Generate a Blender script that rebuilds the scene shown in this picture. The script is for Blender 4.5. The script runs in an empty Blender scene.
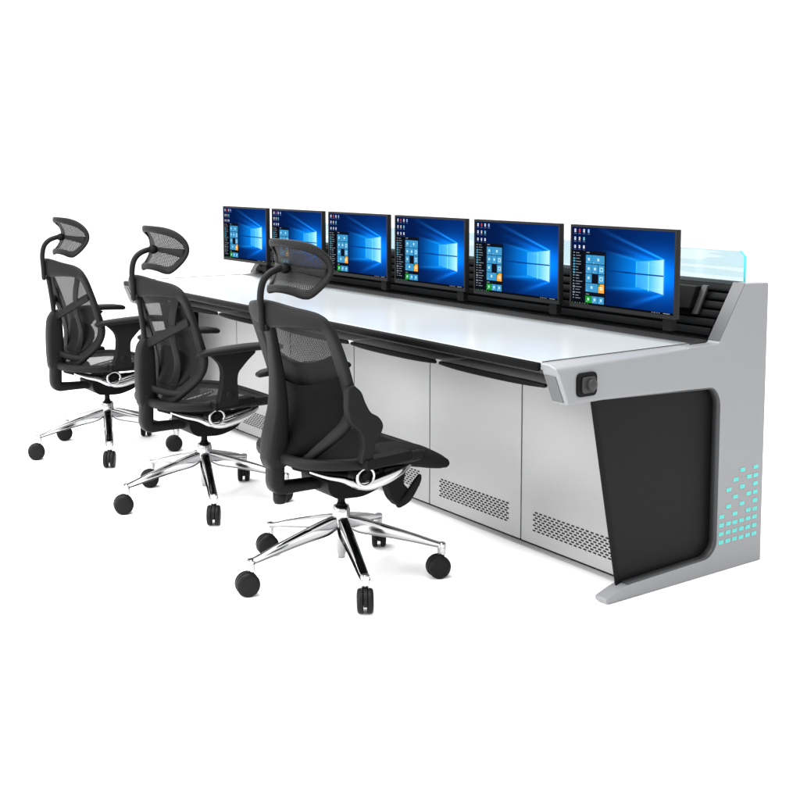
import bpy, bmesh, math, random
from mathutils import Vector, Matrix
random.seed(7)
sc = bpy.context.scene
COL = sc.collection
R = math.radians

# ---------------------------------------------------------------- materials
def srgb(r, g, b):
    f = lambda c: (c/255/12.92) if c/255 <= .04045 else ((c/255+.055)/1.055)**2.4
    return (f(r), f(g), f(b), 1)

def mat(name, col, rough=.5, metal=0., spec=.5, bump=0., bscale=300., vary=0., vscale=3., coat=0., stretch=None):
    m = bpy.data.materials.new(name); m.use_nodes = True
    nt = m.node_tree; b = nt.nodes['Principled BSDF']
    b.inputs['Base Color'].default_value = (*col[:3], 1)
    b.inputs['Roughness'].default_value = rough
    b.inputs['Metallic'].default_value = metal
    b.inputs['Specular IOR Level'].default_value = spec
    b.inputs['Coat Weight'].default_value = coat
    tc = nt.nodes.new('ShaderNodeTexCoord')
    mp = nt.nodes.new('ShaderNodeMapping'); nt.links.new(tc.outputs['Object'], mp.inputs[0])
    if stretch: mp.inputs['Scale'].default_value = stretch
    if vary:
        n = nt.nodes.new('ShaderNodeTexNoise'); n.inputs['Scale'].default_value = vscale; n.inputs['Detail'].default_value = 4
        nt.links.new(mp.outputs[0], n.inputs['Vector'])
        r = nt.nodes.new('ShaderNodeMapRange'); r.inputs['To Min'].default_value = 1-vary; r.inputs['To Max'].default_value = 1+vary
        nt.links.new(n.outputs['Fac'], r.inputs['Value'])
        mx = nt.nodes.new('ShaderNodeVectorMath'); mx.operation = 'SCALE'
        mx.inputs[0].default_value = col[:3]; nt.links.new(r.outputs[0], mx.inputs['Scale'])
        nt.links.new(mx.outputs[0], b.inputs['Base Color'])
        r2 = nt.nodes.new('ShaderNodeMapRange'); r2.inputs['To Min'].default_value = max(0, rough-.06); r2.inputs['To Max'].default_value = rough+.06
        nt.links.new(n.outputs['Fac'], r2.inputs['Value']); nt.links.new(r2.outputs[0], b.inputs['Roughness'])
    if bump:
        n = nt.nodes.new('ShaderNodeTexNoise'); n.inputs['Scale'].default_value = bscale; n.inputs['Detail'].default_value = 2
        nt.links.new(mp.outputs[0], n.inputs['Vector'])
        bp = nt.nodes.new('ShaderNodeBump'); bp.inputs['Strength'].default_value = bump; bp.inputs['Distance'].default_value = .002
        nt.links.new(n.outputs['Fac'], bp.inputs['Height']); nt.links.new(bp.outputs[0], b.inputs['Normal'])
    return m

def mesh_fabric(name, col, pitch, hole):
    """woven net: small see-through holes laid out in the weave's own UV (metres)"""
    m = mat(name, col, .75, spec=.15)
    nt = m.node_tree; b = nt.nodes['Principled BSDF']; out = nt.nodes['Material Output']
    uv = nt.nodes.new('ShaderNodeUVMap'); uv.uv_map = 'UVMap'
    sep = nt.nodes.new('ShaderNodeSeparateXYZ'); nt.links.new(uv.outputs[0], sep.inputs[0])
    def M(op, a, bb=None):
        n = nt.nodes.new('ShaderNodeMath'); n.operation = op
        for i, v in enumerate((a, bb)):
            if v is None: continue
            if isinstance(v, (int, float)): n.inputs[i].default_value = v
            else: nt.links.new(v, n.inputs[i])
        return n.outputs[0]
    k = math.pi/pitch
    p = M('ADD', sep.outputs[0], sep.outputs[1]); q = M('SUBTRACT', sep.outputs[0], sep.outputs[1])
    s = M('MULTIPLY', M('SINE', M('MULTIPLY', p, k)), M('SINE', M('MULTIPLY', q, k)))
    h = M('GREATER_THAN', M('ABSOLUTE', s), hole)
    tr = nt.nodes.new('ShaderNodeBsdfTransparent'); mx = nt.nodes.new('ShaderNodeMixShader')
    nt.links.new(h, mx.inputs[0]); nt.links.new(b.outputs[0], mx.inputs[1]); nt.links.new(tr.outputs[0], mx.inputs[2])
    nt.links.new(mx.outputs[0], out.inputs['Surface'])
    return m

M_ = {}
M_['floor'] = mat('floor_white', (.95, .95, .95), .9, spec=0, vary=.01, vscale=2)
M_['plastic'] = mat('black_plastic', (0.0055, 0.0055, 0.0058), .5, spec=.08, bump=.12, bscale=900, vary=.12, vscale=14)
M_['plastic_dk'] = mat('deep_black_plastic', (0.0018, 0.0018, 0.002), .55, spec=.08, vary=.2, vscale=10)
M_['rubber'] = mat('castor_plastic', (0.005, 0.005, 0.0053), .5, spec=.10, vary=.15, vscale=30)
M_['chrome'] = mat('polished_alloy', (0.38, 0.38, 0.385), .12, metal=1, vary=.03, vscale=14)
M_['net'] = mesh_fabric('chair_net', (0.003, 0.003, 0.0033), .0062, .76)
M_['net_fine'] = mesh_fabric('chair_net_fine', (0.008, 0.008, 0.008), .0085, .70)
M_['net_head'] = mesh_fabric('headrest_net', (0.014, 0.014, 0.014), .0075, .79)
M_['fabric'] = mat('black_upholstery', (0.0022, 0.0022, 0.0022), .8, spec=.05, bump=.3, bscale=500, vary=.25, vscale=9)
M_['fabric_lt'] = mat('grey_black_upholstery', (0.0055, 0.0055, 0.0057), .8, spec=.07, bump=.3, bscale=500, vary=.2, vscale=9)
M_['panel'] = mat('grey_lacquer', (0.163, 0.166, 0.172), .42, spec=.3, bump=.03, bscale=1200, vary=.02, vscale=3)
M_['nose'] = mat('nose_plate_grey', (0.075, 0.077, 0.08), .42, spec=.3, vary=.03)
M_['slope_grey'] = mat('slope_strip_grey', (0.052, 0.053, 0.055), .42, spec=.3, vary=.03)
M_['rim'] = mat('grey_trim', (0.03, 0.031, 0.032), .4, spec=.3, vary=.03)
M_['insert'] = mat('charcoal_insert', (0.0032, 0.0032, 0.0034), .45, spec=.08, vary=.08, vscale=3)
M_['top'] = mat('white_laminate', (0.275, 0.292, 0.302), .24, spec=.42, vary=.03, vscale=1.6)
M_['door'] = mat('pale_metal_door', (0.275, 0.275, 0.277), .36, metal=.5, spec=.4, bump=.05, bscale=60, vary=.10, vscale=2.2, stretch=(1, 1, 2.2))
M_['slot'] = mat('slot_shadow_black', (0.02, 0.02, 0.02), .8, spec=.05)
M_['lip_glint'] = mat('painted_lip_highlight', (0.4, 0.4, 0.405), .35, metal=.3)
M_['slat'] = mat('black_anodised', (0.0018, 0.002, 0.0024), .55, spec=.06, vary=.15, vscale=6)
M_['ledge'] = mat('dark_ledge', (0.02, 0.02, 0.021), .4, spec=.2, vary=.08)
M_['tray'] = mat('tray_grey', (0.27, 0.27, 0.272), .5, spec=.2, vary=.08)
M_['rail'] = mat('tray_rail_grey', (0.42, 0.42, 0.425), .4, metal=.1)
M_['bezel'] = mat('monitor_bezel', (0.004, 0.004, 0.0044), .4, spec=.15, bump=.05, bscale=900)
M_['cyan'] = mat('cyan_inlay', (.062, .40, .36), .4, spec=.2, vary=.12, vscale=60)
M_['cyan_d'] = mat('cyan_inlay_core', (.11, .30, .30), .4, spec=.2)

def glass_mats():
    m = bpy.data.materials.new('pale_acrylic'); m.use_nodes = True; nt = m.node_tree
    nt.nodes.remove(nt.nodes['Principled BSDF']); out = nt.nodes['Material Output']
    tr = nt.nodes.new('ShaderNodeBsdfTransparent'); gl = nt.nodes.new('ShaderNodeBsdfGlossy'); gl.inputs['Roughness'].default_value = .08
    df = nt.nodes.new('ShaderNodeBsdfDiffuse'); df.inputs['Color'].default_value = (.50, .74, .82, 1)
    tc = nt.nodes.new('ShaderNodeTexCoord'); mp = nt.nodes.new('ShaderNodeMapping'); mp.inputs['Scale'].default_value = (1.2, 1, 26)
    n = nt.nodes.new('ShaderNodeTexNoise'); n.inputs['Scale'].default_value = 1.6; n.inputs['Detail'].default_value = 1.5
    nt.links.new(tc.outputs['Object'], mp.inputs[0]); nt.links.new(mp.outputs[0], n.inputs['Vector'])
    cr = nt.nodes.new('ShaderNodeValToRGB'); nt.links.new(n.outputs['Fac'], cr.inputs[0])
    cr.color_ramp.elements[0].position = .60; cr.color_ramp.elements[0].color = (.69, .785, .81, 1)
    cr.color_ramp.elements[1].position = .62; cr.color_ramp.elements[1].color = (.775, .835, .85, 1)
    nt.links.new(cr.outputs[0], tr.inputs['Color'])
    a = nt.nodes.new('ShaderNodeMixShader'); a.inputs[0].default_value = .04
    nt.links.new(tr.outputs[0], a.inputs[1]); nt.links.new(df.outputs[0], a.inputs[2])
    b = nt.nodes.new('ShaderNodeMixShader'); b.inputs[0].default_value = .05
    nt.links.new(a.outputs[0], b.inputs[1]); nt.links.new(gl.outputs[0], b.inputs[2])
    nt.links.new(b.outputs[0], out.inputs['Surface'])
    M_['glass'] = m
    M_['glass_edge'] = mat('cyan_acrylic_edge', (.05, .42, .45), .3)
glass_mats()
def glow(k, col, st):     # lit inlays and the lit edge of the acrylic
    b = M_[k].node_tree.nodes['Principled BSDF']; b.inputs['Emission Color'].default_value = (*col, 1); b.inputs['Emission Strength'].default_value = st
glow('cyan', (.05, .75, .68), .04); glow('glass_edge', (.03, .75, .78), .08)

# ---------------------------------------------------------------- helpers
def obj(name, bm, m, parent=None, smooth=True, bevel=0., seg=3, angle=35):
    me = bpy.data.meshes.new(name); bmesh.ops.recalc_face_normals(bm, faces=bm.faces); bm.to_mesh(me); bm.free()
    for mm in (m if isinstance(m, (list, tuple)) else [m]): me.materials.append(mm)
    o = bpy.data.objects.new(name, me); COL.objects.link(o)
    if parent: o.parent = parent
    if smooth:
        for p in me.polygons: p.use_smooth = True
    if bevel:
        b = o.modifiers.new('bevel', 'BEVEL'); b.width = bevel; b.segments = seg; b.limit_method = 'ANGLE'; b.angle_limit = R(angle)
        w = o.modifiers.new('wn', 'WEIGHTED_NORMAL'); w.keep_sharp = False
    return o

def empty(name, loc=(0, 0, 0)):
    o = bpy.data.objects.new(name, None); COL.objects.link(o); o.location = loc; o.empty_display_size = .1
    return o

def tag(o, label, cat, group=None):
    o['label'] = label; o['category'] = cat
    if group: o['group'] = group

def box(bm, x0, x1, y0, y1, z0, z1):
    r = bmesh.ops.create_cube(bm, size=1)
    for v in r['verts']:
        v.co = Vector((x0+(x1-x0)*(v.co.x+.5), y0+(y1-y0)*(v.co.y+.5), z0+(z1-z0)*(v.co.z+.5)))
    return r['verts']

def cyl(bm, a, b, r1, r2=None, n=24, cap=True):
    a = Vector(a); b = Vector(b); r2 = r1 if r2 is None else r2
    d = (b-a); q = d.to_track_quat('Z', 'Y')
    r = bmesh.ops.create_cone(bm, cap_ends=cap, segments=n, radius1=r1, radius2=r2, depth=d.length)
    for v in r['verts']: v.co = (a+b)/2 + q @ v.co
    return r['verts']

def lathe(bm, prof, c, n=32, axis='Z'):
    rings = []
    for r, h in prof:
        ring = []
        for k in range(n):
            t = 2*math.pi*k/n
            p = (r*math.cos(t), r*math.sin(t), h) if axis == 'Z' else (h, r*math.cos(t), r*math.sin(t))
            ring.append(bm.verts.new(Vector(c)+Vector(p)))
        rings.append(ring)
    for i in range(len(rings)-1):
        for k in range(n):
            bm.faces.new((rings[i][k], rings[i][(k+1) % n], rings[i+1][(k+1) % n], rings[i+1][k]))
    bm.faces.new(rings[0][::-1]); bm.faces.new(rings[-1])

def prism(bm, pts, axis, a, b):
    """polygon (list of 2D) extruded along axis from a to b.  axis 'X': pts are (y, z)"""
    mk = {'X': lambda p, t: (t, p[0], p[1]), 'Y': lambda p, t: (p[0], t, p[1]), 'Z': lambda p, t: (p[0], p[1], t)}[axis]
    A = [bm.verts.new(mk(p, a)) for p in pts]; B = [bm.verts.new(mk(p, b)) for p in pts]
    n = len(pts)
    bm.faces.new(A[::-1]); bm.faces.new(B)
    for i in range(n): bm.faces.new((A[i], A[(i+1) % n], B[(i+1) % n], B[i]))

def roundpoly(pts, rad, seg=6):
    """pts: (x, y) ; rad: per-vertex radius"""
    out = []; n = len(pts)
    for i in range(n):
        p = Vector(pts[i]); r = rad[i] if isinstance(rad, (list, tuple)) else rad
        if r <= 0: out.append(tuple(p)); continue
        a = Vector(pts[i-1])-p; b = Vector(pts[(i+1) % n])-p
        la, lb = a.length, b.length; a.normalize(); b.normalize()
        r_ = min(r, la*.45, lb*.45)
        for k in range(seg+1):
            t = k/seg
            out.append(tuple(p + a*r_*(1-t)**2 + b*r_*t**2))
    return out

def cr(P, n, closed=False):
    """Catmull-Rom through tuples of any length, n samples per segment"""
    P = [tuple(p) for p in P]; N = len(P); out = []
    segs = N if closed else N-1
    for i in range(segs):
        g = lambda k: P[k % N] if closed else P[max(0, min(N-1, k))]
        p0, p1, p2, p3 = g(i-1), g(i), g(i+1), g(i+2)
        for s in range(n):
            t = s/n
            out.append(tuple(.5*((2*b)+(-a+c)*t+(2*a-5*b+4*c-d)*t*t+(-a+3*b-3*c+d)*t**3) for a, b, c, d in zip(p0, p1, p2, p3)))
    if not closed: out.append(P[-1])
    return out

def sweep(bm, pts, ref=(0, 1, 0), n=6, closed=False, m=14, power=2.6, roundcap=True):
    """pts: (x,y,z,w,t): w half width across, t half thickness along ref"""
    S = cr(pts, n, closed) if n > 1 else [tuple(p) for p in pts]
    if roundcap and not closed:
        a0, a1 = S[0], S[1]; b0, b1 = S[-1], S[-2]
        def capp(p, qn):
            d = (Vector(p[:3])-Vector(qn[:3])).normalized(); o = []
            k = min(p[3], p[4])
            for f, g in ((.55, .83), (.9, .45), (1., .12)):
                o.append((*(Vector(p[:3])+d*k*f), p[3]-(1-g)*k, p[4]-(1-g)*k))
            return o
        S = capp(a0, a1)[::-1]+S+capp(b0, b1)
    N = len(S); ring = []
    for i in range(N):
        p = Vector(S[i][:3])
        q0 = Vector(S[(i-1) % N if closed else max(0, i-1)][:3]); q1 = Vector(S[(i+1) % N if closed else min(N-1, i+1)][:3])
        T = (q1-q0).normalized(); rf = ref(i/(N-1)) if callable(ref) else ref
        B = Vector(rf).cross(T)
        if B.length < 1e-4: B = Vector((1, 0, 0)).cross(T)
        B.normalize(); Nn = T.cross(B).normalized()
        w, t = S[i][3], S[i][4]; rr = []
        for k in range(m):
            a = 2*math.pi*(k+.5)/m; c, s = math.cos(a), math.sin(a)
            c = math.copysign(abs(c)**(2/power), c); s = math.copysign(abs(s)**(2/power), s)
            rr.append(bm.verts.new(p+B*w*c+Nn*t*s))
        ring.append(rr)
    for i in range(N if closed else N-1):
        A, Bq = ring[i], ring[(i+1) % N]
        for k in range(m): bm.faces.new((A[k], A[(k+1) % m], Bq[(k+1) % m], Bq[k]))
    if not closed: bm.faces.new(ring[0][::-1]); bm.faces.new(ring[-1])

def grid(bm, f, nu, nv, uvscale=(1, 1)):
    V = [[bm.verts.new(f(i/nu, j/nv)) for i in range(nu+1)] for j in range(nv+1)]
    uvl = bm.loops.layers.uv.get('UVMap') or bm.loops.layers.uv.new('UVMap')
    for j in range(nv):
        for i in range(nu):
            fc = bm.faces.new((V[j][i], V[j][i+1], V[j+1][i+1], V[j+1][i]))
            for lp, (a, b) in zip(fc.loops, ((i, j), (i+1, j), (i+1, j+1), (i, j+1))):
                lp[uvl].uv = (a/nu*uvscale[0], b/nv*uvscale[1])

def copy_tree(o, parent=None):
    c = o.copy(); COL.objects.link(c); c.parent = parent
    for ch in list(o.children): copy_tree(ch, c)
    return c

# ---------------------------------------------------------------- setting
bm = bmesh.new(); bmesh.ops.create_grid(bm, x_segments=1, y_segments=1, size=400)
fl = obj('floor', bm, M_['floor'], smooth=False); fl['kind'] = 'structure'

# ---------------------------------------------------------------- console
XL = -3.262            # outer face of the far end panel
ZT = .781              # desktop height
SEAM0 = -.0375; BAY = .546
console = empty('control_room_desk', (-1.63, -.5, 0))
tag(console, 'long grey and white control room desk with perforated doors and black slatted back', 'desk')
OFF = Vector((1.63, .5, 0))
def cpart(name, bm, m, parent=None, **k):
    bmesh.ops.translate(bm, verts=bm.verts, vec=OFF)
    return obj(name, bm, m, parent or console, **k)

prof = [(0, 0), (0, .966), (-.122, .970), (-.250, .7765), (-.395, .7765), (-.42, .762), (-.955, .762), (-.966, .74), (-.928, .662), (-.785, .655),
        (-.262, .634), (-.232, .59), (-.232, .09), (-.27, .056), (-.665, .047), (-.752, .020), (-.745, .004)]
rads = [0, .006, .012, .012, .003, .006, .005, .01, .02, .0, .05, .05, .05, .05, .05, .012, .003]
def end_panel(xa, xb, out):
    bm = bmesh.new(); prism(bm, roundpoly(prof, rads), 'X', xa, xb)
    o = cpart('end_panel', bm, M_['panel'], bevel=.003, seg=3)
    # swelling arm wrapped round the front of the panel, thickest at the nose, dying out towards the back
    outer = xb if out > 0 else xa; inner = (xa if out > 0 else xb)-out*.0012
    bm = bmesh.new(); st = []; N = 24
    for i in range(N+1):
        t = i/N; y0 = -.992+t*.607
        zt = .7785; zb = .6535-.0402*max(0, y0+.785)
        hx = .0004+.020*(1-t)**.8
        ring = []
        for x, z in ((inner, zb), (inner, zt), (outer+out*(hx*.5-.022), zt), (outer+out*(hx*.8-.001), zt-.003-.008*(1-t)), (outer+out*hx, zt-.028), (outer+out*hx, zb+.012), (outer+out*hx*.8, zb+.002), (outer+out*(hx-.010), zb)):
            y = y0+(zt-z)*.42*max(0, 1-t*3)
            ring.append(bm.verts.new((x, y, z)))
        st.append(ring)
    for i in range(N):
        for k in range(8): bm.faces.new((st[i][k], st[i+1][k], st[i+1][(k+1) % 8], st[i][(k+1) % 8]))
    bm.faces.new(st[0]); bm.faces.new(st[-1][::-1])
    bmesh.ops.translate(bm, verts=bm.verts, vec=OFF); obj('arm_swell', bm, M_['panel'], o, bevel=.006, seg=3, angle=50)
    # darker plate let into the nose
    bm = bmesh.new(); lo, hi = min(inner, outer+out*.0206), max(inner, outer+out*.0206)
    prism(bm, [(lo+.008, 0), (hi-.016, 0), (hi-.016, .088), (lo+.008, .088)], 'Y', -.0015, .003)
    q = Matrix.Rotation(math.atan(.42), 4, 'X')
    for v in bm.verts: v.co = q @ v.co; v.co += Vector((0, -.992+.42*.112, .662))
    bmesh.ops.translate(bm, verts=bm.verts, vec=OFF); obj('nose_plate', bm, M_['nose'], o, bevel=.001)
    # thin sheet, darker than the panel, laid over its sloping front edge
    bm = bmesh.new(); prism(bm, [(-.1225, .9705), (-.2445, .7865), (-.246, .7875), (-.124, .9715)], 'X', xa+.0012, xb-.0012)
    bmesh.ops.translate(bm, verts=bm.verts, vec=OFF); obj('slope_strip', bm, M_['slope_grey'], o, smooth=False)
    return o
pr = end_panel(-.05, 0, 1)
pl_ = end_panel(XL, XL+.05, -1)

# charcoal inserts set back inside the end panels, with a black seal
ins = [(-.795, .653), (-.2, .64), (-.2, .05), (-.672, .040)]
for xa, xb, xs in ((-.040, -.031, -.0310), (XL+.031, XL+.040, XL+.0285)):
    bm = bmesh.new(); prism(bm, ins, 'X', xa, xb)
    side = cpart('side_insert', bm, M_['insert'], bevel=.001)
    bm = bmesh.new()
    prism(bm, [(-.800, .653), (-.783, .653), (-.660, .048), (-.678, .040)], 'X', xs, xs+.0025)
    prism(bm, [(-.783, .653), (-.24, .640), (-.24, .630), (-.781, .643)], 'X', xs, xs+.0024)
    bmesh.ops.translate(bm, verts=bm.verts, vec=OFF); obj('seal', bm, M_['plastic_dk'], side, smooth=False)

# dark lining of the C-shaped opening edge
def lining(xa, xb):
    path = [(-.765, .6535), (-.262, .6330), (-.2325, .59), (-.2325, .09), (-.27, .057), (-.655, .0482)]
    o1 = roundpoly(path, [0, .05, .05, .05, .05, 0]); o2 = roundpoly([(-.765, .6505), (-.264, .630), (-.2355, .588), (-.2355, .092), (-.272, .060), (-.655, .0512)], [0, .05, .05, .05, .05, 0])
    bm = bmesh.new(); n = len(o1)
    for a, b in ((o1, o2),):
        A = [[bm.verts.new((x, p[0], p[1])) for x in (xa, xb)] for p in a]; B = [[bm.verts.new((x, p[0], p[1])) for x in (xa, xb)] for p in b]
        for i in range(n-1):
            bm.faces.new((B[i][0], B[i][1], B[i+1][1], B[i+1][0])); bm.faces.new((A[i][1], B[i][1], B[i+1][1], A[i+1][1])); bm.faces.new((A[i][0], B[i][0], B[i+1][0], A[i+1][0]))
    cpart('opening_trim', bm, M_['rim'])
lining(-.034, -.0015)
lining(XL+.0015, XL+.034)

# desktop and black nosing
X0, X1 = XL+.05, -.05
bm = bmesh.new(); box(bm, X0, X1, -.985, -.333, .757, ZT)
cpart('desktop', bm, M_['top'], bevel=.003)
bm = bmesh.new(); sweep(bm, [(X0+.002, -.994, .7665, .0125, .0105), (X1-.002, -.994, .7665, .0125, .0105)], ref=(0, 1, 0), n=1, power=4, roundcap=False)
cpart('edge_nosing', bm, M_['plastic_dk'])
bm = bmesh.new(); box(bm, X0, X1, -.333, -.325, .745, .778)
cpart('desk_gap_seal', bm, M_['slot'], smooth=False)
M_['seal'] = mat('matte_seal', (.05, .05, .05), 1.0, spec=0)
for xa, xb in ((X0+.0003, X0+.013), (X1-.0035, X1-.0004)):
    bm = bmesh.new(); box(bm, xa, xb, -.98, -.334, .758, ZT+.0008)
    cpart('desk_edge_seal', bm, M_['seal'], smooth=False)
bm = bmesh.new(); prism(bm, [(-.325, .742), (-.325, .776), (-.318, .780), (-.243, .784), (-.236, .742)], 'X', X0, X1)
cpart('rear_ledge', bm, M_['ledge'], bevel=.002)
# slat wall
bm = bmesh.new()
a = Vector((0, -.232, .790)); b = Vector((0, -.112, .957)); d = (b-a); L = d.length; dn = d.normalized(); nn = Vector((0, -dn.z, dn.y))
prism(bm, [(-.222, .785), (-.102, .952), (-.05, .952), (-.05, .785)], 'X', X0+.001, X1-.001)
ns = 6
for k in range(ns):
    s0 = a+dn*(L*(k+.10)/ns); s1 = a+dn*(L*(k+.84)/ns)
    p = [s0+nn*.001, s0+nn*.011, s0+dn*.008+nn*.015, s1+nn*.015, s1+nn*.006, s1]
    prism(bm, [(v.y, v.z) for v in p], 'X', X0+.002, X1-.002)
cpart('slat_wall', bm, M_['slat'], smooth=False, bevel=.0012, seg=2)
bm = bmesh.new(); box(bm, X0, X1, -.116, -.004, .953, .962)
cpart('top_cap', bm, M_['slat'], bevel=.002)
# back panel, underside, cabinet body, plinth
bm = bmesh.new(); box(bm, X0, X1, -.022, -.006, .01, .950)
cpart('back_panel', bm, M_['panel'], smooth=False)
bm = bmesh.new(); box(bm, X0+.002, X1-.002, -.575, -.03, .030, .735)
box(bm, X0+.002, X1-.002, -.95, -.34, .738, .750)
cpart('cabinet_body', bm, M_['rim'], smooth=False)
bm = bmesh.new(); box(bm, X0+.002, X1-.002, -.46, -.04, .0, .0285); box(bm, X0+.002, X1-.002, -.588, -.46, .0245, .0295)
cpart('plinth', bm, M_['plastic_dk'], smooth=False)

# doors with their punched vents
door_src = None
for n in range(6):
    xr = SEAM0-.003 - n*BAY if n else -.052; xl = SEAM0-BAY*(n+1)+.003 if n < 5 else X0+.003
    bm = bmesh.new(); box(bm, xl, xr, -.590, -.576, .030, .645)
    dr = cpart('door', bm, M_['door'], bevel=.0022, seg=2)
    cx = SEAM0-BAY*(n+.5)+.0
    bm = bmesh.new(); bl = bmesh.new()
    rows, cols = 8, 18
    w = .414; h = .075
    for r_ in range(rows):
        for c_ in range(cols):
            x = cx-w/2+(c_+.5)*w/cols + (.005 if r_ % 2 else -.005); z = .075+(r_+.5)*h/rows
            hw = .0076; hh = .0027
            prism(bm, [(x-hw, z-hh), (x+hw*.7, z-hh), (x+hw, z+hh), (x-hw*.7, z+hh)], 'Y', -.5915, -.5898)
            prism(bl, [(x-hw, z-hh-.0016), (x+hw*.7, z-hh-.0016), (x+hw*.7, z-hh), (x-hw, z-hh)], 'Y', -.5922, -.5898)  # pale bar below each slot, a bevel highlight put into its colour
    bmesh.ops.translate(bm, verts=bm.verts, vec=OFF); v = obj('vent_slots', bm, M_['slot'], dr, smooth=False)
    bmesh.ops.translate(bl, verts=bl.verts, vec=OFF); obj('vent_lip_highlights', bl, M_['lip_glint'], dr, smooth=False)
# keyboard trays and their rails
for n in range(6):
    xr = SEAM0-.036-n*BAY; xl = SEAM0-BAY*(n+1)-.006
    if n == 5: xl = X0+.02
    bm = bmesh.new(); box(bm, xl, xr, -.945, -.60, .698, .706)
    tr = cpart('keyboard_tray', bm, M_['tray'], bevel=.001)
    pts = []
    for k in range(9):
        t = k/8; b_ = 4*t*(1-t)
        pts.append((xl+(xr-xl)*t, -.948-.012*b_, .702, .010-.004*(1-b_)**2, .007))
    bm = bmesh.new(); sweep(bm, pts, ref=(0, 1, 0), n=2, power=3, roundcap=True)
    bmesh.ops.translate(bm, verts=bm.verts, vec=OFF); obj('tray_front', bm, M_['plastic_dk'], tr)
for n in range(5):
    x = SEAM0-BAY*(n+1)
    bm = bmesh.new(); box(bm, x-.036, x-.002, -.946, -.592, .700, .7115)
    cpart('tray_rail', bm, M_['rail'], bevel=.001)

# socket with plug on the near arm
bm = bmesh.new(); YC, ZC = -.868, .712
prism(bm, roundpoly([(YC-.041, ZC-.036), (YC+.041, ZC-.036), (YC+.041, ZC+.036), (YC-.041, ZC+.036)], .018), 'X', .010, .0245)
so = cpart('socket', bm, M_['plastic_dk'], bevel=.002)
bm = bmesh.new()
prism(bm, roundpoly([(YC-.024, ZC-.025), (YC+.030, ZC-.025), (YC+.030, ZC+.024), (YC-.024, ZC+.024)], .012), 'X', .024, .0300)
lathe(bm, [(.017, .028), (.017, .040), (.012, .043), (.003, .0435)], (0, YC+.010, ZC), 20, 'X')
bmesh.ops.translate(bm, verts=bm.verts, vec=OFF); obj('plug', bm, M_['ledge'], so, bevel=.0015)

# cyan dashes on the near end panel
marks = {0: range(6), 1: range(6), 2: range(6), 3: (0, 2, 4, 5), 4: (1, 3, 5), 5: (2, 4, 5), 6: (1, 3, 5), 7: (2, 4, 5), 8: (3, 5)}
for r_, cs in marks.items():
    for c_ in cs:
        y = -.213+c_*.0345; z = .102+r_*.0293+random.uniform(-.0006, .0006)
        bm = bmesh.new()
        prism(bm, roundpoly([(y-.0120, z-.0062), (y+.0110, z-.0062), (y+.0120, z+.0062), (y-.0110, z+.0062)], .002, 2), 'X', .0002, .0014)
        nf = len(bm.faces)
        prism(bm, [(y-.006, z-.0014), (y+.005, z-.0014), (y+.006, z+.0018), (y-.005, z+.0018)], 'X', .0014, .0018)
        bm.faces.ensure_lookup_table()
        for f_ in bm.faces[nf:]: f_.material_index = 1
        bmesh.ops.translate(bm, verts=bm.verts, vec=OFF)
        obj('cyan_mark', bm, (M_['cyan'], M_['cyan_d']), pr, smooth=False)

# acrylic screen along the top
bm = bmesh.new()
GP = [(X0+.05, .962), (-.078, .962), (-.078, 1.052), (-.098, 1.069), (X0+.07, 1.069), (X0+.05, 1.052)]
prism(bm, GP, 'Y', -.035, -.027)
gs = cpart('acrylic_screen', bm, M_['glass'], smooth=False)
bm = bmesh.new()
prism(bm, [(-.0778, .962), (-.0748, .962), (-.0748, 1.053), (-.0962, 1.0715), (-.0982, 1.0692), (-.0778, 1.052)], 'Y', -.036, -.026)
bmesh.ops.translate(bm, verts=bm.verts, vec=OFF); obj('cyan_edge', bm, M_['glass_edge'], gs, smooth=False)

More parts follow.
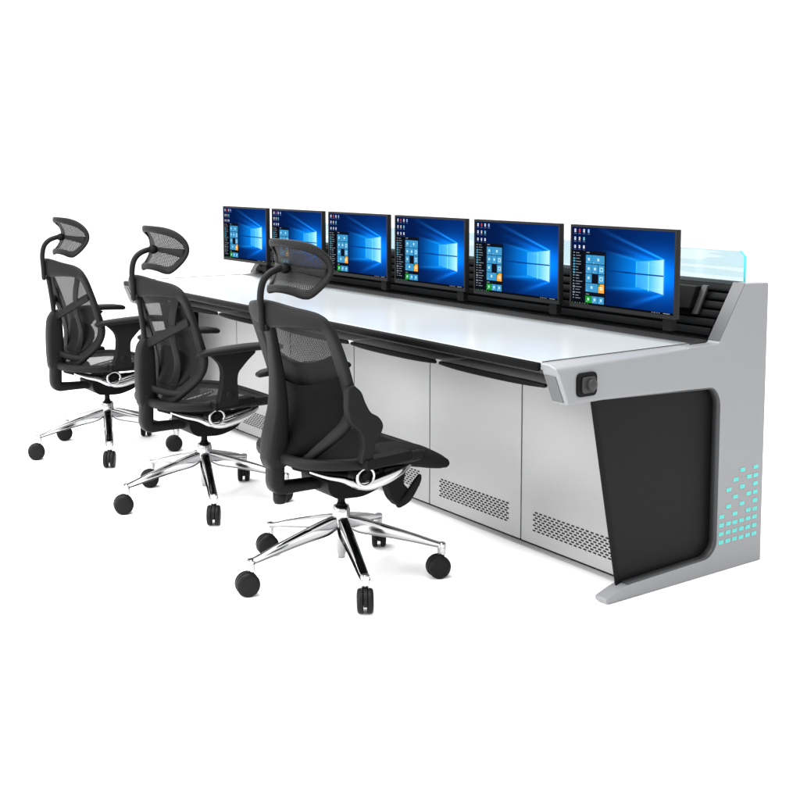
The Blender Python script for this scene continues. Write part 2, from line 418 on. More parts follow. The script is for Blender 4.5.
# ---------------------------------------------------------------- monitor screens
def screen_mesh():
    W, H = 400, 232
    px = [[(0, 0, 0)]*W for _ in range(H)]
    def lerp(a, b, t): return tuple(a[i]+(b[i]-a[i])*t for i in range(3))
    ss = lambda a, b, x: (lambda t: t*t*(3-2*t))(max(0., min(1., (x-a)/(b-a))))
    for j in range(H):
        v = (j+.5)/H
        for i in range(W):
            u = (i+.5)/W
            c = lerp((3, 22, 66), (4, 44, 112), ss(0, 1, u)*.8)
            g = math.exp(-((u-.84)/.30)**2-((v-.54)/.27)**2)
            c = tuple(a+b*g for a, b in zip(c, (0, 96, 168)))
            # light fanning out to the left
            def beam(u0, v0, u1, v1, wd, amp, colr):
                t = (u-u0)/(u1-u0)
                if t < 0 or t > 1: return (0, 0, 0)
                vv = v0+(v1-v0)*t; w_ = wd*(.5+1.2*t)
                e = math.exp(-((v-vv)/w_)**2)*amp*(1-t)**1.1
                return tuple(k*e for k in colr)
            for b_ in ((.90, .34, .22, -.02, .020, .75, (30, 130, 190)), (.90, .44, .30, .28, .012, .9, (40, 140, 190)),
                       (.90, .70, .30, .76, .012, .9, (40, 140, 190)), (.90, .76, .50, .98, .030, .5, (20, 110, 180)),
                       (.90, .40, .26, .14, .035, .45, (10, 100, 180))):
                e = beam(*b_); c = tuple(a+k for a, k in zip(c, e))
            # soft wedge
            hh = .20+.08*(.9-u)
            if u < .9:
                e = ss(hh+.03, hh-.05, abs(v-.545))*ss(.18, .75, u)
                c = lerp(c, (6, 135, 228), .72*e)
            # the lit window, in four panes
            if .65 < u < .90:
                t = (u-.65)/.25; vt = .39-.05*t; vb = .70+.06*t
                if vt < v < vb:
                    e = .35+.65*t**1.3
                    c = lerp(c, (150, 226, 255), e*.85)
                    if u > .78: c = lerp(c, (225, 247, 255), (u-.78)/.12*.5)
            if abs(u-.765) < .005 and .38 < v < .74: c = lerp(c, (130, 225, 255), .7)
            if abs(u-.65) < .004 and .385 < v < .71: c = lerp(c, (60, 190, 250), .7)
            if abs(v-.537-(u-.6)*.01) < .009 and .34 < u < .90: c = lerp(c, (2, 50, 120), .85)
            if abs(u-.905) < .005 and .33 < v < .77: c = lerp(c, (160, 230, 255), .35)
            px[j][i] = c
    def rect(u0, v0, u1, v1, c, a=1.):
        for j in range(max(0, round(v0*H)), min(H, round(v1*H))):
            for i in range(max(0, round(u0*W)), min(W, round(u1*W))):
                px[j][i] = lerp(px[j][i], c, a)
    rect(0, .30, .352, .975, (13, 16, 24), .93)
    rect(0, .30, .125, .975, (9, 12, 20), .9)
    rnd = random.Random(3)
    # list of entries
    for k in range(17):
        v = .335+k*.037
        if .40 < v < .60 or k in (12, 14): rect(.012, v-.010, .034, v+.012, (70, 140, 165) if v < .6 else (120, 130, 140))
        else: rect(.014, v-.006, .028, v+.006, (150, 158, 166))
        rect(.042, v-.004, .042+rnd.uniform(.025, .07), v+.005, (128, 134, 142))
    rect(.152, .318, .185, .328, (150, 155, 160))
    tb = (58, 140, 188); tw = (205, 232, 245)
    def tile(u0, v0, u1, v1, c=tb, mark='dot'):
        rect(u0, v0, u1, v1, c)
        um, vm = (u0+u1)/2, (v0+v1)/2
        if mark == 'dot': rect(um-.010, vm-.020, um+.010, vm+.014, tw, .8)
        if mark == 'ring':
            rect(um-.017, vm-.028, um+.017, vm+.028, tw, .75); rect(um-.009, vm-.016, um+.009, vm+.016, c, .9)
        rect(u0+.006, v1-.018, u0+.024, v1-.011, tw, .5)
    cx = [.148, .213, .277, .338]; gy = [.355, .475, .598, .718, .838]
    g_ = .004
    tile(cx[0], gy[0], cx[1]-g_, gy[1]-g_*2); tile(cx[1], gy[0], cx[3], gy[1]-g_*2)
    tile(cx[0], gy[1], cx[1]-g_, gy[2]-g_*2); tile(cx[1], gy[1], cx[2]-g_, gy[2]-g_*2); tile(cx[2], gy[1], cx[3], gy[2]-g_*2, mark='ring')
    tile(cx[0], gy[2], cx[1]-g_, gy[3]-g_*2); tile(cx[2], gy[2], cx[3], gy[3]-g_*2, mark='ring')
    tile(cx[0], gy[3], cx[2]-g_, gy[4]-g_*2)
    rect(cx[2], gy[3], cx[3], gy[4]-g_*2, (232, 160, 70)); rect(cx[2], gy[3], cx[2]+.02, gy[3]+.03, (60, 130, 90)); rect(cx[2]+.018, gy[3]+.035, cx[3]-.016, gy[4]-.045, (250, 225, 190)); rect(cx[2]+.026, gy[3]+.05, cx[3]-.024, gy[4]-.06, (214, 110, 40))
    rect(.152, .857, .185, .867, (150, 155, 160))
    tile(cx[0], .885, cx[1]-g_, .972, (22, 140, 40)); tile(cx[1], .885, cx[2]-g_, .972); tile(cx[2], .885, cx[3], .972)
    # desktop icons
    ic = [((235, 235, 240), (214, 70, 60), (225, 225, 235), (150, 190, 240)), ((220, 225, 235), (235, 225, 200), (120, 200, 210)), ((225, 228, 235), (240, 240, 240), (235, 238, 245))]
    for r_, row in enumerate(ic):
        for c_, k in enumerate(row):
            u = .022+c_*.047; v = .025+r_*.105
            rect(u, v, u+.017, v+.042, k, .9); rect(u+.004, v+.012, u+.010, v+.026, (60, 70, 90), .5)
            rect(u-.003, v+.056, u+.022, v+.064, (170, 180, 195), .55)
    # task bar
    rect(0, .975, 1, 1, (8, 10, 16))
    for k in range(7): rect(.008+k*.026, .981, .018+k*.026, .994, (150, 170, 185) if k % 2 else (90, 150, 60), .7)
    for u0, u1 in ((.80, .81), (.82, .835), (.845, .856), (.865, .875), (.905, .965)): rect(u0, .983, u1, .993, (190, 195, 200), .7)
    me = bpy.data.meshes.new('screen')
    vs = [(i/W-.5, 0, .5-j/H) for j in range(H+1) for i in range(W+1)]
    fs = [(j*(W+1)+i, (j+1)*(W+1)+i, (j+1)*(W+1)+i+1, j*(W+1)+i+1) for j in range(H) for i in range(W)]
    me.from_pydata(vs, [], fs)
    ca = me.color_attributes.new('picture', 'FLOAT_COLOR', 'CORNER')
    buf = []
    for j in range(H):
        for i in range(W):
            c = srgb(*[max(0, min(255, q)) for q in px[j][i]]); buf.extend(c*4)
    ca.data.foreach_set('color', buf)
    m = bpy.data.materials.new('lit_screen'); m.use_nodes = True; nt = m.node_tree
    nt.nodes.remove(nt.nodes['Principled BSDF']); em = nt.nodes.new('ShaderNodeEmission')
    at = nt.nodes.new('ShaderNodeAttribute'); at.attribute_name = 'picture'
    nt.links.new(at.outputs['Color'], em.inputs['Color']); em.inputs['Strength'].default_value = 1.3
    nt.links.new(em.outputs[0], nt.nodes['Material Output'].inputs['Surface'])
    me.materials.append(m)
    return me
SM = screen_mesh()

MW, MZ0, MZ1, MY = .490, .8615, 1.1545, -.397
MH = MZ1-MZ0
def make_monitor():
    root = empty('monitor', (0, 0, 0))
    bm = bmesh.new()
    # bezel frame + shell in one body
    box(bm, -MW/2, MW/2, 0, .019, 0, MH)
    body = obj('housing', bm, M_['bezel'], root, bevel=.0025, seg=2)
    bm = bmesh.new(); bl = .007; bt = .008; bb = .013
    for (a, b, c, d) in ((-MW/2, -MW/2+bl, 0, MH), (MW/2-bl, MW/2, 0, MH), (-MW/2+bl, MW/2-bl, MH-bt, MH), (-MW/2+bl, MW/2-bl, 0, bb)):
        box(bm, a, b, -.0035, -.0002, c, d)
    obj('bezel', bm, M_['bezel'], root, smooth=False)
    s = bpy.data.objects.new('screen', SM); COL.objects.link(s); s.parent = root
    s.scale = (MW-2*bl, 1, MH-bt-bb); s.location = (0, -.0016, bb+(MH-bt-bb)/2)
    bm = bmesh.new(); box(bm, -.16, .16, .019, .040, .05, MH-.06)
    obj('rear_cover', bm, M_['plastic_dk'], root, bevel=.008)
    bm = bmesh.new()
    box(bm, -.05, .05, .040, .048, .06, .16)
    sweep(bm, [(0, .046, .10, .014, .010), (0, .09, .095, .014, .010), (.0, .13, .075, .014, .010), (0, .165, .06, .014, .010)], ref=(0, 0, 1), n=4)
    box(bm, -.03, .03, .158, .172, .025, .10)
    obj('mount_arm', bm, M_['plastic'], root, bevel=.002)
    bm = bmesh.new()   # small speaker foot below the right corner
    box(bm, .185, .225, .004, .030, -.040, -.0005)
    obj('lower_bracket', bm, M_['plastic_dk'], root, bevel=.003)
    return root
mlab = ['nearest and largest monitor, rightmost, beside the grey end panel',
        'second monitor from the right end panel, near end of the row',
        'third monitor from the right, in the middle of the row above the doors',
        'fourth monitor from the right, just right of the nearest chair headrest',
        'monitor partly hidden behind the nearest chair mesh headrest, second from the left',
        'farthest and smallest monitor, leftmost of the row']
mon = make_monitor(); mons = [mon]
for n in range(1, 6): mons.append(copy_tree(mon))
for n, o in enumerate(mons):
    o.location = (-.547-n*BAY+MW/2, MY, MZ0)
    tag(o, mlab[n], 'monitor', 'monitors in a row above the desk')
# grey pole bracket on the slat wall by the nearest monitor
root = empty('slat_wall_bracket', (-.135, -.2, .86))
tag(root, 'small grey and black bracket hooked on the slat wall right of the nearest monitor', 'bracket')
bm = bmesh.new()
for v in box(bm, -.016, .008, -.012, .0, .0, .095): v.co.y += (v.co.z)*.55
obj('bracket_post', bm, M_['ledge'], root, bevel=.002)
bm = bmesh.new()
for v in box(bm, -.11, -.018, -.030, -.002, .018, .092): v.co.y += v.co.z*.45
obj('bracket_box', bm, M_['plastic_dk'], root, bevel=.003)

# ---------------------------------------------------------------- chairs
def hr_pt(u, v, off=0):
    return Vector((.172*u, -.188+.055*u*u-.038*v*v+off, 1.042+.082*v))

def make_chair(variant):
    root = empty('office_chair')
    P = M_['plastic']
    # --- five-star base
    ang = [R(-92+72*k) for k in range(5)]
    bm = bmesh.new()
    lathe(bm, [(.012, .062), (.013, .075), (.017, .085), (.019, .15), (.026, .17), (.031, .195), (.030, .226), (.026, .240), (.018, .243)], (0, 0, 0), 40)
    obj('hub', bm, M_['chrome'], root)
    for k, a in enumerate(ang):
        d = Vector((math.cos(a), math.sin(a), 0)); s = Vector((-d.y, d.x, 0))
        bm = bmesh.new(); st = []
        prf = [(.020, .206, .034, .017), (.06, .198, .046, .018), (.14, .176, .036, .017), (.24, .146, .024, .015), (.305, .124, .016, .014), (.333, .116, .012, .013), (.345, .110, .009, .011)]
        prf = cr(prf, 4)
        for r_, zt, h, w in prf:
            c = d*r_; ring = []
            for sx, zz in ((-.72, 0), (-.95, -.12), (-1.0, -.25), (-.80, -.95), (-1.22, -1), (1.22, -1), (.80, -.95), (1.0, -.25), (.95, -.12), (.72, 0), (0, .05)):
                ring.append(bm.verts.new(c+s*w*sx+Vector((0, 0, zt+h*zz))))
            st.append(ring)
        for i in range(len(st)-1):
            for q in range(11): bm.faces.new((st[i][q], st[i][(q+1) % 11], st[i+1][(q+1) % 11], st[i+1][q]))
        bm.faces.new(st[0][::-1]); bm.faces.new(st[-1])
        c = d*.333
        lathe(bm, [(.0125, .078), (.0135, .082), (.0145, .104), (.0145, .114), (.011, .118), (.004, .1185)], (c.x, c.y, 0), 24)
        o = obj('base_leg', bm, M_['chrome'], root)
        md = o.modifiers.new('es', 'EDGE_SPLIT'); md.split_angle = R(38)
        # castor
        edge_on = k in (1, 3)
        vd = Vector((.85, -.53, 0)); cam_r = Vector((.53, .85, 0))
        ax = (cam_r if edge_on else (Matrix.Rotation(R(18), 3, 'Z') @ vd)).normalized()
        tr = Vector((-ax.y, ax.x, 0)) * (-.012)
        cc = c+tr
        bm = bmesh.new(); cyl(bm, (c.x, c.y, .052), (c.x, c.y, .082), .0095)
        # hood over the pair of wheels
        for side in (-.0035, .0035):
            pass
        hp = []
        for q in range(13):
            t = R(-10+q*200/12); hp.append((math.cos(t)*.0385, math.sin(t)*.0385+.038))
        hp += [(-.012, .030), (.012, .030)]
        A = []; B = []
        for (pa, pz) in hp:
            bpos = cc+Vector((-ax.y, ax.x, 0))*pa
            A.append(bm.verts.new(bpos-ax*.0055+Vector((0, 0, pz)))); B.append(bm.verts.new(bpos+ax*.0055+Vector((0, 0, pz))))
        n_ = len(hp); bm.faces.new(A); bm.faces.new(B[::-1])
        for q in range(n_): bm.faces.new((A[q], A[(q+1) % n_], B[(q+1) % n_], B[q]))
        ca = obj('castor', bm, M_['rubber'], root)
        md = ca.modifiers.new('es', 'EDGE_SPLIT'); md.split_angle = R(35)
        for sgn in (-1, 1):
            bm = bmesh.new()
            lathe(bm, [(.010, .006), (.0335, .006), (.0375, .009), (.0385, .014), (.0375, .020), (.033, .0245), (.020, .0262), (.004, .0266)], (0, 0, 0), 32)
            q = (ax*sgn).to_track_quat('Z', 'Y')
            for v in bm.verts: v.co = cc+Vector((0, 0, .0385))+q @ v.co
            w = obj('wheel', bm, M_['rubber'], ca)
            md = w.modifiers.new('es', 'EDGE_SPLIT'); md.split_angle = R(40)
    bm = bmesh.new(); cyl(bm, (0, 0, .238), (0, 0, .30), .0125); cyl(bm, (0, 0, .240), (0, 0, .250), .017, .014)
    obj('gas_lift', bm, M_['plastic_dk'], root)
    # --- tilt mechanism
    bm = bmesh.new()
    prism(bm, roundpoly([(-.105, .355), (-.10, .318), (-.072, .290), (.03, .282), (.11, .305), (.145, .355)], [.01, .02, .03, .03, .03, .01]), 'X', -.085, .085)
    obj('tilt_mechanism', bm, M_['plastic_dk'], root, bevel=.008)
    # --- J-shaped bar to the spine
    bm = bmesh.new()
    sweep(bm, [(0, -.07, .330, .030, .017), (0, -.13, .333, .030, .017), (0, -.20, .335, .030, .019), (0, -.236, .338, .030, .022), (0, -.248, .352, .030, .024), (0, -.249, .380, .030, .025), (0, -.248, .42, .030, .025), (0, -.248, .47, .030, .025)],
          ref=lambda t: (0, math.sin(min(1, max(0, (t-.35)/.35))*math.pi/2), math.cos(min(1, max(0, (t-.35)/.35))*math.pi/2)), n=5, power=4)
    if variant: lathe(bm, [(.004, .284), (.018, .286), (.022, .297), (.022, .325)], (0, -.232, 0), 24)
    obj('back_bar', bm, P, root)
    # --- spine
    bm = bmesh.new()
    if variant == 0:
        sweep(bm, [(0, -.247, .440, .028, .034), (0, -.248, .50, .030, .037), (0, -.249, .58, .031, .036), (0, -.248, .645, .030, .032), (0, -.243, .672, .024, .026)], ref=(0, 1, 0), n=5, power=5.5, m=20)
    else:
        sweep(bm, [(0, -.250, .435, .042, .040), (0, -.248, .50, .042, .036), (0, -.236, .60, .034, .026), (0, -.238, .69, .028, .020), (0, -.248, .78, .022, .015), (0, -.261, .86, .020, .012)], ref=(0, 1, 0), n=5, power=4, m=20)
    obj('spine', bm, P, root)
    if variant == 0:
        bm = bmesh.new(); sweep(bm, [(0, -.246, .655, .014, .010), (0, -.252, .72, .013, .009), (0, -.262, .80, .013, .009), (0, -.272, .87, .014, .010)], n=4, power=3)
        obj('upper_spine', bm, P, root)
        bm = bmesh.new()
        sweep(bm, [(-.222, -.168, .772, .018, .006), (-.12, -.205, .722, .018, .007), (-.03, -.238, .677, .018, .008), (0, -.243, .668, .018, .008), (.03, -.238, .677, .018, .008), (.12, -.205, .722, .018, .007), (.222, -.168, .772, .018, .006)], n=5, power=4)
        obj('upper_brace', bm, P, root)
        bm = bmesh.new()
        sweep(bm, [(-.165, -.142, .500, .012, .008), (-.11, -.178, .480, .014, .009), (-.04, -.222, .492, .014, .010), (0, -.232, .500, .015, .010), (.04, -.222, .492, .014, .010), (.11, -.178, .480, .014, .009), (.165, -.142, .500, .012, .008)], n=5, power=3)
        obj('lower_brace', bm, P, root)
    # --- back frame loop (bottom centre, right side, top, left side)
    wv = .0235 if variant == 0 else .031
    half = [(.0, -.196, .432, .019, .011), (.075, -.188, .440, .020, .011), (.150, -.150, .500, .021, .012), (.205, -.116, .560, .022, .013), (.228, -.106, .620, wv, .014),
            (.234, -.128, .70, wv, .013), (.236, -.158, .79, wv, .012), (.232, -.186, .858, .026, .012), (.205, -.212, .889, .026, .012), (.12, -.247, .897, .032, .012), (.05, -.266, .899, .040, .012), (0, -.272, .900, .042, .012)]
    loop = half + [(-p[0], *p[1:]) for p in half[-2:0:-1]]
    bm = bmesh.new(); sweep(bm, loop, ref=(0, 1, 0), n=5, closed=True, m=16, power=3.2)
    obj('back_frame', bm, P, root)
    S = cr(half, 10)
    def side_at(z):
        best = min(S[:100], key=lambda p: abs(p[2]-z)); return best
    def backpt(u, v, inset=1., dy=0., z0=.436, z1=.885, bulge=.030):
        z = z0+(z1-z0)*v; p = side_at(z); x = p[0]*inset; uu = (u-.5)*2
        if z > .858: p = side_at(.858)
        y = p[1]
        return Vector((x*uu, y+dy-bulge*(1-uu*uu)*min(1, (1-v)*6+.8), z))
    if variant == 0:
        bm = bmesh.new(); grid(bm, lambda u, v: backpt(u, v), 18, 30, (.46, .45)); obj('back_net', bm, M_['net'], root)
        # lumbar cushion
        bm = bmesh.new()
        def lum(a, b_):
            u = a*2*math.pi; r_ = b_
            x = .165*r_*math.copysign(abs(math.cos(u))**.8, math.cos(u)); z = .575+.085*r_*math.copysign(abs(math.sin(u))**.8, math.sin(u))
            return x, z, r_
        for sgn in (-1, 1):
            def f(a, b_, sgn=sgn):
                x, z, r_ = lum(a, b_); y = side_at(z)[1]-.028*(1-(x/.23)**2)
                return Vector((x, y+.006+sgn*.012*math.sqrt(max(0, 1-r_**4))+.0, z))
            grid(bm, f, 36, 8)
        bmesh.ops.remove_doubles(bm, verts=bm.verts, dist=.0004)
        obj('lumbar_pad', bm, M_['fabric_lt'], root)
        bm = bmesh.new()   # inner strap of the left and right sides of the net
        for sx in (-1, 1):
            sweep(bm, [(sx*.195, -.196, .878, .026, .003), (sx*.150, -.196, .79, .030, .003), (sx*.115, -.182, .70, .032, .003), (sx*.105, -.158, .60, .030, .003), (sx*.085, -.165, .52, .026, .003), (sx*.045, -.188, .445, .020, .003)], n=5, power=4)
        obj('net_strap', bm, M_['plastic_dk'], root)
    else:
        def band(lo, hi, dy, inset):
            def f(u, v):
                uu = (u-.5)*2; a = lo+(.062*uu*uu if lo > .5 else 0); b = hi+(.062*uu*uu if hi < .8 else 0)
                return backpt(u, v, inset=inset, dy=dy*(1-uu**4), z0=a, z1=b)
            return f
        bm = bmesh.new(); grid(bm, band(.70, .885, 0, 1), 18, 16, (.46, .19)); obj('back_net', bm, M_['net_fine'], root)
        bm = bmesh.new()
        for dy in (-.034, .016): grid(bm, band(.432, .665, dy, 1.0), 24, 18)
        obj('lower_pad', bm, M_['fabric'], root)
        bm = bmesh.new()
        for dy in (-.006, .010): grid(bm, band(.650, .735, dy, .99), 18, 10)
        obj('middle_pad', bm, M_['fabric_lt'], root)
    # --- seat
    so = []
    for k in range(28):
        t = 2*math.pi*k/28; c, s = math.cos(t), math.sin(t)
        e = .62
        x = .243*math.copysign(abs(c)**e, c); y = -.005+.235*math.copysign(abs(s)**e, s)
        x *= 1-.10*max(0, -s)
        if variant: y = y*(1.0)
        z = .428+.010*abs(c)**2-.012*max(0, s)**2+.012*max(0, -s)
        so.append((x, y, z, .016, .017))
    bm = bmesh.new(); sweep(bm, so, ref=(0, 0, 1), n=3, closed=True, m=12, power=3)
    obj('seat_frame', bm, P, root)
    def seatpt(u, v, dz=0.):
        t = u*2*math.pi; r_ = v; c, s = math.cos(t), math.sin(t); e = 2*.5*(.62*r_+1*(1-r_)) if r_ > 0 else 1
        x = .235*r_*math.copysign(abs(c)**e, c)*(1-.10*max(0, -s)*r_); y = -.005+.228*r_*math.copysign(abs(s)**e, s)
        z = .436+.010*(x/.235)**2-.014*max(0, y/.23)**2-.016*(1-r_**2)
        return Vector((x, y, z+dz))
    if variant == 0:
        bm = bmesh.new(); uvl = bm.loops.layers.uv.get('UVMap') or bm.loops.layers.uv.new('UVMap')
        grid(bm, lambda u, v: seatpt(u, v), 40, 10)
        for f_ in bm.faces:
            for lp in f_.loops: lp[uvl].uv = (lp.vert.co.x, lp.vert.co.y)
        obj('seat_net', bm, M_['net_fine'], root)
    else:
        bm = bmesh.new()
        grid(bm, lambda u, v: seatpt(u, v, .018*(1-v**6)), 40, 12)
        obj('seat_cushion', bm, M_['fabric'], root)
    bm = bmesh.new()      # pan under the seat
    pr_ = []
    for sx in (-1, 1):
        sweep(bm, [(sx*.10, -.235, .425, .012, .010), (sx*.14, -.14, .398, .014, .010), (sx*.15, .0, .385, .014, .010), (sx*.14, .13, .392, .014, .010), (sx*.11, .215, .412, .012, .010)], ref=(0, 0, 1), n=5)
    sweep(bm, [(-.15, .0, .385, .05, .010), (0, .0, .362, .05, .012), (.15, .0, .385, .05, .010)], ref=(0, 0, 1), n=5, power=4)
    obj('seat_pan', bm, M_['plastic_dk'], root)
    # chrome side brackets
    for sx in (-1, 1):
        bm = bmesh.new()
        sweep(bm, [(sx*.165, -.215, .418, .004, .004), (sx*.180, -.165, .399, .009, .007), (sx*.195, -.115, .386, .012, .010), (sx*.205, -.070, .366, .015, .014), (sx*.208, -.020, .362, .018, .020),
                   (sx*.208, .045, .374, .018, .021), (sx*.205, .10, .390, .016, .015), (sx*.20, .135, .404, .010, .008)], ref=(0, 0, 1), n=6, m=16, power=2.4)
        br = obj('chrome_bracket', bm, M_['chrome'], root)
        bm = bmesh.new()
        pts = [(sx*.224, -.052+.031*math.cos(t*math.pi/8), .392+.028*math.sin(t*math.pi/8), .005, .006) for t in range(16)]
        sweep(bm, pts, ref=(1, 0, 0), n=2, closed=True, m=10)
        obj('chrome_ring', bm, M_['chrome'], br)
        bm = bmesh.new(); cyl(bm, (sx*.15, -.052, .394), (sx*.218, -.052, .394), .028); cyl(bm, (sx*.215, -.052, .394), (sx*.226, -.052, .394), .012)
        obj('tension_knob', bm, M_['plastic_dk'], br, bevel=.003)
    # --- arms
    for sx in (-1, 1):
        stub = variant and sx == 1
        bm = bmesh.new()
        if not stub:
            shp = [(-.108, .648), (-.088, .634), (-.060, .606), (-.052, .575), (-.056, .52), (-.078, .440), (.012, .446), (.006, .54), (.010, .570), (.050, .612), (.084, .640), (.088, .648)]
            prism(bm, roundpoly(shp, [.006, .02, .03, .03, .03, .01, .01, .03, .03, .03, .01, .004]), 'X', sx*.272-.017, sx*.272+.017)
            ao = obj('arm_support', bm, P, root, bevel=.007, seg=3, angle=50)
            bm = bmesh.new(); lathe(bm, [(.016, 0), (.016, .0015), (.013, .003), (.003, .0032)] if sx > 0 else [(.016, 0), (.016, -.0015), (.013, -.003), (.003, -.0032)], (sx*.2895, -.028, .487), 24, 'X')
            obj('adjust_button', bm, P, ao)
        else:
            shp = [(-.128, .70), (-.098, .675), (-.085, .64), (-.064, .604), (-.034, .590), (-.016, .562), (-.026, .535), (-.050, .505), (-.058, .45), (-.105, .45), (-.090, .50), (-.100, .545), (-.138, .578), (-.150, .62), (-.148, .69)]
            prism(bm, roundpoly(shp, .014), 'X', sx*.262-.016, sx*.262+.016)
            obj('arm_support', bm, P, root, bevel=.007, seg=3, angle=50)
        bm = bmesh.new(); prism(bm, roundpoly([(-.092, .461), (.085, .470), (.088, .438), (-.088, .428)], .01), 'X', sx*.262-.024, sx*.262+.026)
        obj('arm_mount', bm, M_['plastic_dk'], root, bevel=.006)
        if not stub:
            bm = bmesh.new()
            sweep(bm, [(sx*.285, -.148, .652, .018, .010), (sx*.284, -.12, .657, .028, .012), (sx*.282, -.03, .661, .037, .014), (sx*.280, .07, .664, .040, .014), (sx*.277, .15, .661, .038, .014), (sx*.274, .195, .656, .028, .012)], ref=(0, 0, 1), n=6, m=18, power=3)
            obj('arm_pad', bm, M_['plastic'], root)
    if variant:
        # solid shapes added for the smeared remnants at and under the seat front
        bm = bmesh.new()
        sweep(bm, [(.13, .06, .428, .095, .030), (.145, .13, .425, .085, .036), (.165, .185, .415, .066, .036), (.185, .225, .402, .048, .030), (.20, .255, .392, .034, .023), (.206, .270, .387, .022, .017)], ref=(0, .2, 1), n=6, m=18, power=2.4)
        obj('seat_smear', bm, M_['fabric_lt'], root)
        bm = bmesh.new()
        prism(bm, roundpoly([(.025, .405), (.12, .405), (.10, .345), (.125, .322), (.085, .268), (.055, .300), (.040, .34)], .012), 'X', .175, .215)
        sweep(bm, [(.21, .085, .278, .012, .010), (.215, .115, .298, .016, .011), (.22, .150, .345, .012, .009), (.222, .158, .362, .007, .007)], ref=(1, 0, 0), n=5)
        obj('hanging_smear', bm, M_['plastic_dk'], root, bevel=.004)
    # --- headrest
    bm = bmesh.new()
    sweep(bm, [(0, -.290, .850, .009, .013), (0, -.292, .90, .0095, .012), (0, -.294, .955, .0105, .0105), (0, -.285, .998, .0105, .0105), (0, -.262, 1.024, .0105, .0105), (0, -.228, 1.037, .0105, .0105), (0, -.205, 1.038, .011, .011)], ref=(1, 0, 0), n=6, power=2.3)
    box(bm, -.014, .014, -.286, -.272, .846, .866)
    obj('headrest_stem', bm, P, root)
    bm = bmesh.new(); bmesh.ops.create_uvsphere(bm, u_segments=20, v_segments=12, radius=.019)
    for v in bm.verts: v.co = Vector((v.co.x*1.2, v.co.y, v.co.z*.9))+Vector((0, -.205, 1.038))
    obj('headrest_joint', bm, M_['plastic_dk'], root)
    OL = [(0, -.93), (.35, -.96), (.66, -1.05), (.80, -.98), (.92, -.55), (1.0, -.05), (.97, .38), (.84, .74), (.62, .93), (.33, 1.0), (0, 1.02)]
    OL = cr(OL+[(-a, b) for a, b in OL[-2:0:-1]], 6, True)
    def outline(t):
        k = (t/(2*math.pi) % 1)*len(OL); i = int(k) % len(OL); f = k-int(k); a = OL[i]; b = OL[(i+1) % len(OL)]
        return a[0]+(b[0]-a[0])*f, a[1]+(b[1]-a[1])*f
    bm = bmesh.new(); pts = []
    for k in range(72):
        u, v = outline(2*math.pi*k/72); p = hr_pt(u*.95, v*.92); pts.append((*p, .0125+.003*abs(u), .0078))
    sweep(bm, pts, ref=(0, 1, 0), n=1, closed=True, m=12, power=2.6)
    obj('headrest_frame', bm, P, root)
    bm = bmesh.new()
    sweep(bm, [(*hr_pt(u, -.05-.16*u*u, -.003), .009+.010*u*u, .0065) for u in (-.88, -.7, -.5, -.25, 0, .25, .5, .7, .88)], n=4, power=3)
    obj('headrest_crossbar', bm, P, root)
    bm = bmesh.new()
    def hg(a, b_):
        u, v = outline(a*2*math.pi); return hr_pt(u*.95*b_, v*.92*b_, .002)
    grid(bm, hg, 48, 8); uvl = bm.loops.layers.uv.get('UVMap') or bm.loops.layers.uv.new('UVMap')
    for f_ in bm.faces:
        for lp in f_.loops: lp[uvl].uv = (lp.vert.co.x, lp.vert.co.z)
    obj('headrest_net', bm, M_['net_head'], root)
    return root

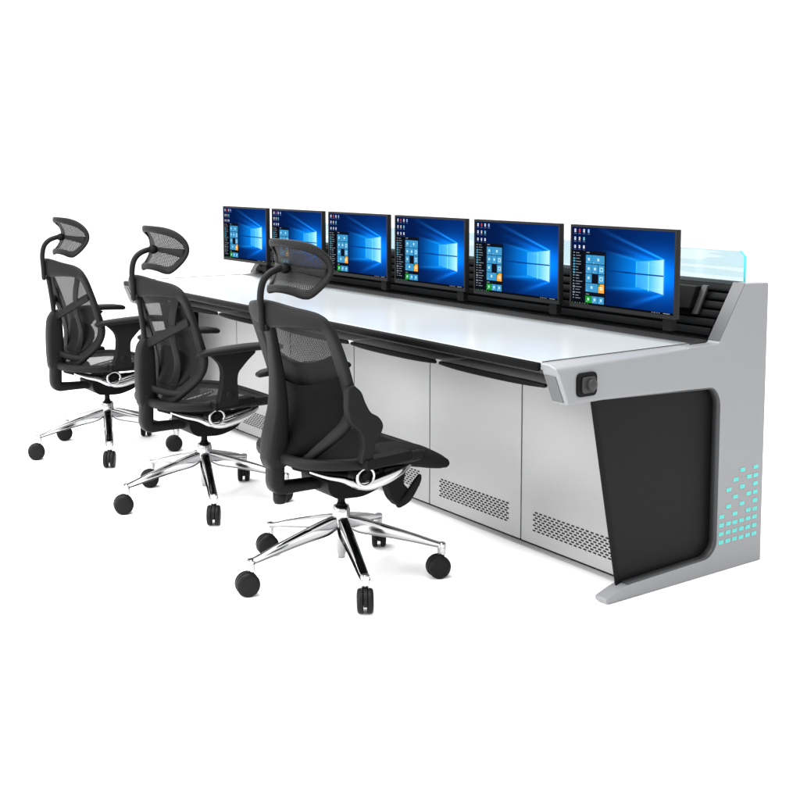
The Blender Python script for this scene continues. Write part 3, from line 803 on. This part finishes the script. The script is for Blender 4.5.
cA = make_chair(0)
cB = make_chair(1)
cC = copy_tree(cA)
G = 'mesh office chairs in front of the desk'
cA.location = (-1.78, -1.25, 0); tag(cA, 'middle black mesh office chair with headrest and armrests, between the two others', 'office chair', G)
cC.location = (-2.84, -1.25, 0); tag(cC, 'farthest black mesh office chair, leftmost, showing both armrests and white behind', 'office chair', G)
cB.location = (-.707, -1.27, 0); tag(cB, 'nearest black office chair missing its right armrest pad, dark smear at the seat front reaching the doors', 'office chair', G)

# ---------------------------------------------------------------- camera
cam = bpy.data.cameras.new('camera'); co = bpy.data.objects.new('camera', cam); COL.objects.link(co)
co.location = (2.4786, -3.2852, 1.3399)
co.rotation_euler = (math.pi/2-.0969, 0, .9551)
cam.sensor_width = 36; cam.lens = 1161.66/800*36; cam.shift_y = (284.77-400)/800
cam.clip_end = 2000
sc.camera = co

# ---------------------------------------------------------------- light
w = bpy.data.worlds.new('World'); sc.world = w; w.use_nodes = True; nt = w.node_tree
bg = nt.nodes['Background']; bg.inputs['Strength'].default_value = 1.9
tc = nt.nodes.new('ShaderNodeTexCoord'); sep = nt.nodes.new('ShaderNodeSeparateXYZ'); nt.links.new(tc.outputs['Generated'], sep.inputs[0])
rp = nt.nodes.new('ShaderNodeValToRGB'); nt.links.new(sep.outputs[2], rp.inputs[0])
rp.color_ramp.elements[0].position = .60; rp.color_ramp.elements[0].color = (1, 1, 1, 1)
rp.color_ramp.elements[1].position = .95; rp.color_ramp.elements[1].color = (.55, .55, .56, 1)
nt.links.new(rp.outputs[0], bg.inputs['Color'])
def area(name, loc, tgt, size, power, sy=None):
    l = bpy.data.lights.new(name, 'AREA'); l.energy = power; l.size = size
    if sy: l.shape = 'RECTANGLE'; l.size_y = sy
    o = bpy.data.objects.new(name, l); COL.objects.link(o); o.location = loc
    o.rotation_euler = (Vector(tgt)-Vector(loc)).to_track_quat('-Z', 'Y').to_euler()
    return o
area('fill_above', (-1.5, -1.8, 4.2), (-1.6, -.9, 0), 5, 540, 3)  # unseen overhead fill lamp, added for highlights and overall brightness
area('fill_front', (-1.2, -6.5, 2.2), (-1.4, -.6, .4), 4, 420, 2.4)  # unseen fill lamp, added to whiten the floor in front of the doors
sc.view_settings.view_transform = 'Standard'; sc.view_settings.look = 'None'
sc.view_settings.exposure = 0; sc.view_settings.gamma = 1
sc.cycles.max_bounces = 8; sc.cycles.transparent_max_bounces = 16
